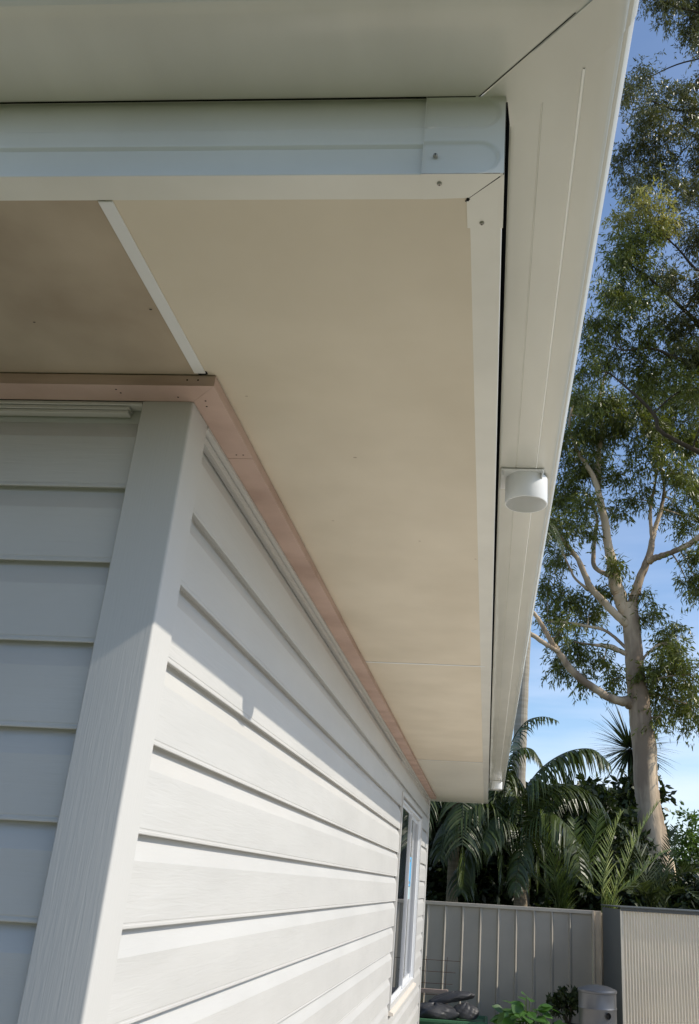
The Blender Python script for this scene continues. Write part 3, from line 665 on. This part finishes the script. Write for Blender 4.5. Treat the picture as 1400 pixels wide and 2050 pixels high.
# ------------------------------------------------------------------ palms
def frond(mb, lf, ctrl, n, L, droop, width=.03, fwd=.5, up=.15, segs=4, taper=True, r0=.014, out=None):
    """lf: list collecting strips; ctrl world points"""
    q = smooth_path([tuple(p) for p in ctrl], 8); pts = [Vector(a) for a in q]; k = len(pts)
    mb.tube(pts,[r0*(1-.8*i/k) for i in range(k)],6)
    d = [0]
    for i in range(1,k): d.append(d[-1]+(pts[i]-pts[i-1]).length)
    for j in range(n):
        t = .12+.87*j/(n-1); s = t*d[-1]; i = max(a for a in range(k) if d[a] <= s+1e-9); i = min(i,k-2)
        f = (s-d[i])/(d[i+1]-d[i]+1e-9); p = pts[i].lerp(pts[i+1],f); T = (pts[i+1]-pts[i]).normalized()
        sd = T.cross(Vector((0,0,1))); sd = (sd if sd.length > .15 else (out or Vector((0.2,1,0)))).normalized(); Nn = sd.cross(T).normalized()
        ll = L*(math.sin(math.pi*min(1,.18+.80*t))**.6)*random.uniform(.88,1.08)
        for sg in (-1,1):
            dr = (sd*sg+T*fwd*random.uniform(.8,1.2)+Nn*up*random.uniform(.5,1.4)+Vector((random.uniform(-.1,.1),random.uniform(-.1,.1),random.uniform(-.1,.1)))).normalized()
            a = p.copy(); w = width*random.uniform(.8,1.1); A=[];B_=[]
            wn = dr.cross(Nn).normalized()
            tw = random.uniform(-.5,.5); wn = (wn*math.cos(tw)+Nn*math.sin(tw)).normalized()
            for s_ in range(segs+1):
                x = s_/segs; ww = w*.5*(1-x)**.6*(.5+min(1,x*4)*.5)
                A.append(a+wn*ww); B_.append(a-wn*ww)
                dr = (dr+Vector((0,0,-1))*droop*(.4+x)/segs*1.6).normalized(); a = a+dr*(ll/segs)
            lf.strip(A,B_)
def palm(name, base, label, cat, fronds, leafmat, trunk=None, group=None, trunkmat=None):
    """fronds: list of (ctrl, n, L, droop, width, fwd, up)"""
    r = thing(name, base, label, cat, group)
    for fr in fronds:
        st = MB(); lf = MB(); frond(st, lf, *fr)
        lf.m = 0; b = len(lf.v); lf.add(st.v, st.f); lf.build('frond', leafmat, r)
    if trunk:
        mb = MB(); pts = smooth_path(trunk,8); pts2=[]; rr=[]
        for i,a in enumerate(pts): pts2.append(a[:3]); rr.append(a[3]*(1+.05*(i%2)))
        mb.tube(pts2, rr, 16); mb.build('trunk', trunkmat or M['palmtrunk'], r)
    return r
def PP(lst, y0, y1):
    k = len(lst); return [P(u,v,y0+(y1-y0)*i/(k-1)) for i,(u,v) in enumerate(lst)]
yk = 12.6
kb = P(1045,1800,yk); 
ctr = P(1035,1690,yk)
FR = []
for (l,y1,n,L,dr) in [
  ([(1032,1700),(1035,1620),(1075,1548),(1130,1508),(1185,1500),(1222,1530)],12.3,44,.80,1.1),
  ([(1030,1700),(1005,1600),(1020,1500),(1050,1448),(1085,1435),(1115,1442)],12.9,30,.5,.7),
  ([(1030,1700),(1010,1590),(1030,1510),(1065,1500),(1090,1540)],12.4,30,.45,.9),
  ([(1030,1700),(990,1620),(950,1600),(900,1640),(880,1720)],12.0,36,.65,1.1),
  ([(1030,1700),(1000,1650),(965,1660),(930,1730),(925,1790)],12.1,34,.6,1.1),
  ([(1035,1700),(1070,1640),(1110,1630),(1150,1680),(1165,1760)],12.0,36,.65,1.1),
  ([(1030,1695),(1060,1600),(1120,1570),(1180,1590),(1220,1660)],13.4,38,.7,1.0),
  ([(1030,1695),(1010,1640),(985,1640),(965,1700)],11.9,24,.5,1.1),
  ([(1035,1700),(1050,1670),(1040,1720),(1030,1790)],11.9,18,.35,1.2),
  ([(1030,1690),(980,1560),(930,1540),(880,1600)],13.4,36,.65,1.0)]:
    FR.append((PP(l,yk,y1),int(n*1.6),L*1.15,dr*1.5,.050,.40,.0))
palm('kentia_palm',(kb.x,yk,0),'palm with long arching drooping dark fronds behind the fence','palm tree',FR,M['palm'],
     [(kb.x,yk,0,.11),(kb.x,yk,1.2,.10),(ctr.x+.03,yk,ctr.z-.45,.095),(ctr.x,yk,ctr.z,.07)])
# tall pale palm trunk rising behind the gutter
t0 = P(1040,1800,14.2); t1 = P(1044,1420,14.2)
q = [(t0.x+.12,14.2,0,.15),(t0.x+.05,14.2,1.5,.13),(P(1038,1600,14.2).x,14.2,P(1038,1600,14.2).z,.125),(t1.x,14.2,t1.z,.115),(t1.x+.06,14.2,t1.z+2.0,.11),(t1.x+.08,14.2,t1.z+3.4,.09)]
top = Vector(q[-1][:3]); FR = []
for k in range(9):
    a = k*2*math.pi/9+.2; d = Vector((math.cos(a),math.sin(a),0)); sc_ = 1.0 if math.cos(a) < .3 else .55
    FR.append(([top, top+d*.4*sc_+Vector((0,0,.35)), top+d*.9*sc_+Vector((0,0,.25)), top+d*1.3*sc_+Vector((0,0,-.35))],26,.45,.8,.03,.5,.1))
palm('bangalow_palm',(q[0][0],14.2,0),'tall palm with a smooth pale grey trunk rising behind the gutter','palm tree',FR,M['palm'],q,
     trunkmat=mat('pale_palm_trunk',(.42,.38,.31),.8,.2,col2=(.30,.26,.2),vscale=3,stretch=(.5,.5,6)))
# dark palm nearest the house corner
db = P(905,1800,13.3); FR = []; top = Vector((db.x,13.3,3.3))
for k in range(13):
    a = k*2*math.pi/13; d = Vector((math.cos(a),math.sin(a),0)); l = random.uniform(.8,1.15)
    FR.append(([top, top+d*.5*l+Vector((0,0,.35)), top+d*1.1*l+Vector((0,0,.1)), top+d*1.5*l+Vector((0,0,-.9)), top+d*1.55*l+Vector((0,0,-1.6))],56,.65,1.4,.045,.4,.0))
palm('kentia_palm',(db.x,13.3,0),'dark shaded palm right behind the house corner','palm tree',FR,M['palm'],[(db.x,13.3,0,.1),(db.x,13.3,1.7,.09),(db.x,13.3,3.3,.07)])
# date palms: stiff fronds
def date(base_uv, y, label, fr, matl, n=44, L=.34, group='feathery palm fronds above the fence'):
    b = P(*base_uv,y); FRs = []
    for l,y1,LL in fr:
        c = PP(l,y,y1); FRs.append(([Vector((b.x,y,.3))]+c, int(n*1.35), LL*1.05, .12, .030, 1.05, .45, 3))
    return palm('date_palm',(b.x,y,0),label,'palm tree',FRs,matl,[(b.x,y,0,.09),(b.x,y,.35,.12),(b.x,y,.5,.05)])
date((1212,1815),11.9,'young date palm with two bright sunlit silvery green fronds',
   [([(1205,1815),(1212,1740),(1225,1680),(1246,1625)],11.7,.36),([(1228,1812),(1250,1745),(1280,1670),(1322,1602)],11.6,.34),
    ([(1215,1815),(1190,1790),(1160,1760),(1130,1745)],12.1,.3),([(1225,1812),(1265,1770),(1310,1720),(1345,1700)],12.2,.3)], M['date'])
date((1120,1815),12.1,'date palm with broad upright mid green fronds in half shade',
   [([(1118,1812),(1105,1740),(1090,1690),(1082,1625)],12.0,.46),([(1125,1812),(1140,1740),(1150,1690),(1150,1640)],12.4,.44),
    ([(1115,1812),(1085,1770),(1050,1740),(1015,1735)],12.3,.4),([(1130,1812),(1165,1740),(1190,1680),(1200,1620)],12.8,.42),([(1120,1812),(1110,1760),(1125,1710),(1165,1680)],11.9,.4)],
   mat('date_palm_leaf_shade',(.11,.145,.035),.4,.5,transl=.2,island=.4), 46, .42)
date((1300,1815),12.6,'low date palm behind the shed with outward spreading fronds',
   [([(1300,1815),(1290,1740),(1265,1680),(1235,1650)],12.9,.4),([(1310,1815),(1350,1760),(1385,1745),(1420,1760)],12.2,.38),([(1300,1815),(1330,1750),(1345,1700),(1350,1655)],13.2,.38),
    ([(1300,1815),(1270,1790),(1240,1770),(1200,1765)],12.2,.4),([(1310,1815),(1290,1785),(1280,1770),(1262,1790)],11.6,.3),([(1330,1815),(1345,1790),(1370,1780),(1400,1800)],11.7,.3)],
   mat('date_palm_leaf_olive',(.06,.075,.028),.45,.4,transl=.2,island=.4), 40, .4)
# cordyline behind the gum trunk
cb = P(1262,1500,17.6)
cord = thing('cordyline', (cb.x,17.6,0), 'spiky dark cordyline head either side of the gum trunk', 'plant')
mb = MB()
for k in range(230):
    d = Vector(nv(rng.normal(size=3))); d.z = d.z*.85+.15; d.normalize()
    L_ = random.uniform(.75,1.12); w = .045; a = Vector(cb)+d*.08; s_ = d.cross(Vector((0,0,1)) if abs(d.z)<.95 else Vector((1,0,0))).normalized(); A=[];B_=[]
    dr = d.copy()
    for i in range(5):
        x=i/4; ww = w*.5*(1-x**2)*(.6+.4*min(1,x*4))+.001; A.append(a+s_*ww);B_.append(a-s_*ww); dr=(dr+Vector((0,0,-.16*x))).normalized(); a=a+dr*L_/4
    mb.strip(A,B_)
mb.build('crown', M['cord'], cord)
mb = MB(); mb.tube([(cb.x,17.6,0),(cb.x-.05,17.6,2),(cb.x,17.6,cb.z)],[.09,.07,.06],10); mb.build('trunk', M['barkdark'], cord)
# ------------------------------------------------------------------ shrubs
def shrub(name, base, label, cat, blobs, m_, leafL, leafW, dens=1, droop=.2, group=None, stem=M['barkdark']):
    r = thing(name, base, label, cat, group); mb = MB(); b = Vector(base)
    nodes = []
    for a in range(5):
        e = b+Vector((random.uniform(-.3,.3),random.uniform(-.2,.2),.6)); q = smooth_path([tuple(b),tuple((b+e)/2),tuple(e)],4); mb.tube(q,[.03*(1-.5*i/len(q)) for i in range(len(q))],6); nodes += [(Vector(x),.02) for x in q]
    crown(r, blobs, [m_], nodes, mb, leafL, leafW, dens, droop, 'foliage', .008); mb.build('stem', stem, r); return r
shrub('hedge_shrub', (P(960,1800,14.5).x,14.5,0), 'dense dark shrub filling the gap between house corner and palms', 'shrub',
  [(870,1650,14.6,50,0,1),(900,1720,14.6,60,0,1),(880,1790,14.5,55,0,1),(950,1760,14.4,60,0,1),(960,1680,14.8,55,0,1),(1010,1740,14.8,55,0,1),(1010,1800,14.3,50,0,1),(940,1820,14,50,0,1),(1000,1640,15,40,0,1)], M['shrub'], .16, .075, 2.2)
shrub('hedge_shrub', (P(1130,1800,14.8).x,14.8,0), 'dense dark shrub behind the upright date palm fronds', 'shrub',
  [(1070,1700,14.8,55,0,1),(1080,1780,14.6,60,0,1),(1140,1660,15.2,55,0,1),(1140,1740,14.9,60,0,1),(1190,1640,15.3,45,0,1),(1210,1700,15.2,60,0,1),(1200,1780,14.6,60,0,1),(1240,1650,15.5,32,0,1),(1130,1610,15.6,35,0,1)], M['shrub'], .16, .075, 2.2)
shrub('hedge_shrub', (P(1270,1800,15.2).x,15.2,0), 'dark shrub around the foot of the gum tree', 'shrub',
  [(1260,1740,15.1,50,0,1),(1255,1800,14.8,55,0,1),(1300,1800,14.4,45,0,1),(1280,1840,14.2,45,0,1),(1340,1790,14.4,45,0,1),(1390,1760,14.6,45,0,1),(1370,1810,14.2,50,0,1),(1430,1790,14.6,60,0,1)], M['shrub'], .14, .06, 2.0)
shrub('shrub', (P(1380,1700,18).x,18,0), 'sunlit light green shrub beyond the gum tree on the right', 'shrub',
  [(1385,1640,18,14,0,1.3),(1375,1665,18,16,0,1.3),(1395,1690,18,34,0,1),(1360,1710,18,30,0,1),(1345,1690,18.4,18,0,1),(1400,1740,18,45,0,1),(1350,1750,18,35,0,1)], M['shrublit'], .13, .05, 1.2)
# fig-like plant in front of the fence
def broad_plant(base, label, H_, n, matl, spread, Lf, cat='plant'):
    r = thing('leafy_plant', base, label, cat); mb = MB(); st = MB(); b = Vector(base)
    for k in range(n):
        a = random.uniform(0,6.283); rr = spread*math.sqrt(random.random()); h = H_*random.uniform(.35,1.0)*(1-.35*rr/spread)
        p = b+Vector((math.cos(a)*rr, math.sin(a)*rr*.7, h)); st.tube([b+Vector((0,0,.02)),(b+p)/2+Vector((0,0,.06)),p],[.006,.004,.003],5)
        d = (Vector((math.cos(a),math.sin(a)*.8,random.uniform(-.4,.35)))+Vector((random.uniform(-.6,.6),random.uniform(-.6,.2),0))).normalized()
        s_ = d.cross(Vector((random.uniform(-.4,.4),random.uniform(-.8,0),1))).normalized(); nn = s_.cross(d); L_ = Lf*random.uniform(.65,1.1); prof = [(0,.02),(.15,.26),(.35,.38),(.55,.36),(.75,.22),(.9,.09),(1,.01)]
        C=[];A=[];B_=[]
        for t,w in prof:
            c = p+d*L_*t+nn*(-.12*L_*t*t); A.append(c+s_*w*L_+nn*.10*w*L_); B_.append(c-s_*w*L_+nn*.10*w*L_); C.append(c)
        mb.strip(A,C); mb.strip(C,B_)
    mb.build('foliage', matl, r, smooth=60); st.build('stem', M['shrublit'], r); return r
pb = P(1058,1990,9.0)
broad_plant((pb.x,9.0,0),'bright green plant with broad glossy leaves in front of the fence',.72,90,M['fig'],.30,.17)
r = thing('pot_plant', (P(1138,1990,9.6).x,9.6,0), 'dark leaved succulent bush in a dark pot left of the steel drum', 'pot plant')
px_ = r.location.x
mb = MB(); mb.lathe([(0,0),(.13,0),(.17,.28),(.18,.30),(.165,.30),(.15,.26),(0,.26)],(px_,9.6,0),28); mb.build('pot', M['pot'], r, smooth=40)
V,F,bs = clump((px_,9.6,.50),(.19,.17,.16),70,12,.065,.035,-.3,sub=9,tw=.06)
np_mesh('foliage', V,F,[M['shrub']],None,r,r.location)
mb = MB()
for k in range(6): mb.tube([(px_,9.6,.25),(px_+random.uniform(-.1,.1),9.6+random.uniform(-.1,.1),.5)],[.01,.006],5)
mb.build('stem', M['barkdark'], r)

# ------------------------------------------------------------------ unseen trees and fences added to block sky light
g3 = []
for i_, (x,y,h) in enumerate(((-4.5,-9.6,3.0),(-1.6,-10.2,3.6),(1.5,-9.6,2.9),(4.6,-9.4,3.2),(-7.5,-9.0,3.1))):
    r = thing('blocker_tree', (x,y,0), ('second tree from the left, added unseen to block sky light','middle and tallest tree, added unseen to block sky light','fourth tree from the left, added unseen to block sky light','rightmost tree, added unseen to block sky light','leftmost tree, added unseen to block sky light')[i_], 'tree', 'unseen trees added to block sky light')
    mb = MB(); mb.tube([(x,y,0),(x+.1,y,1.2),(x,y,h*.6)],[.12,.10,.06],8); mb.build('trunk', M['barkdark'], r)
    Vs=[];Fs=[];o=0
    for k in range(5):
        V,F,_b = clump((x+random.uniform(-1,1),y+random.uniform(-.6,.6),h*random.uniform(.45,.95)),(1.2,1.0,.9),120,12,.2,.10,.3,sub=10)
        Vs.append(V);Fs.append(F+o);o+=len(V)
    np_mesh('crown',np.concatenate(Vs),np.concatenate(Fs),[M['shrub']],None,r,r.location)

block_fence_side = thing('fence', (7.5,4,0), 'long grey steel fence added unseen beyond the path to block sky light', 'fence')  # out of view, added to cut sky light on the side wall
mb = MB(); pts=[(-4.5,0)]; y=-4.4
while y<9: pts += [(y-.026,0),(y-.015,-.026),(y+.008,-.026),(y+.020,0)]; y+=pitch
mb.strip([(7.5+o,y,.02) for y,o in pts],[(7.5+o,y,1.8) for y,o in pts]); mb.build('infill_sheet', M['fence'], block_fence_side)
mb = MB(); mb.box(7.47,7.54,-4.5,9.1,1.76,1.81,bev=.004); mb.build('top_rail', M['fence'], block_fence_side)

shrub('hedge_shrub', (P(1040,1800,17.5).x,17.5,0), 'tall dark hedge closing the view behind the palms', 'hedge',
  [(u,v,17.5,75,0,1) for u in range(840,1300,85) for v in (1640,1730,1820)], M['shrub'], .2, .10, 1.6)

block_fence_end = thing('fence', (-3.4,-3.1,0), 'short grey steel fence added unseen to darken the end wall', 'fence')  # out of view, added to darken the lower end wall
mb = MB(); pts=[(-6.4,0)]; x=-6.3
while x<-.9: pts += [(x-.026,0),(x-.015,.026),(x+.008,.026),(x+.020,0)]; x+=pitch
mb.strip([(x,-3.1+o,.02) for x,o in pts],[(x,-3.1+o,1.8) for x,o in pts]); mb.build('infill_sheet', M['fence'], block_fence_end)
mb = MB(); mb.box(-6.4,-.9,-3.13,-3.07,1.76,1.81,bev=.004); mb.build('top_rail', M['fence'], block_fence_end)
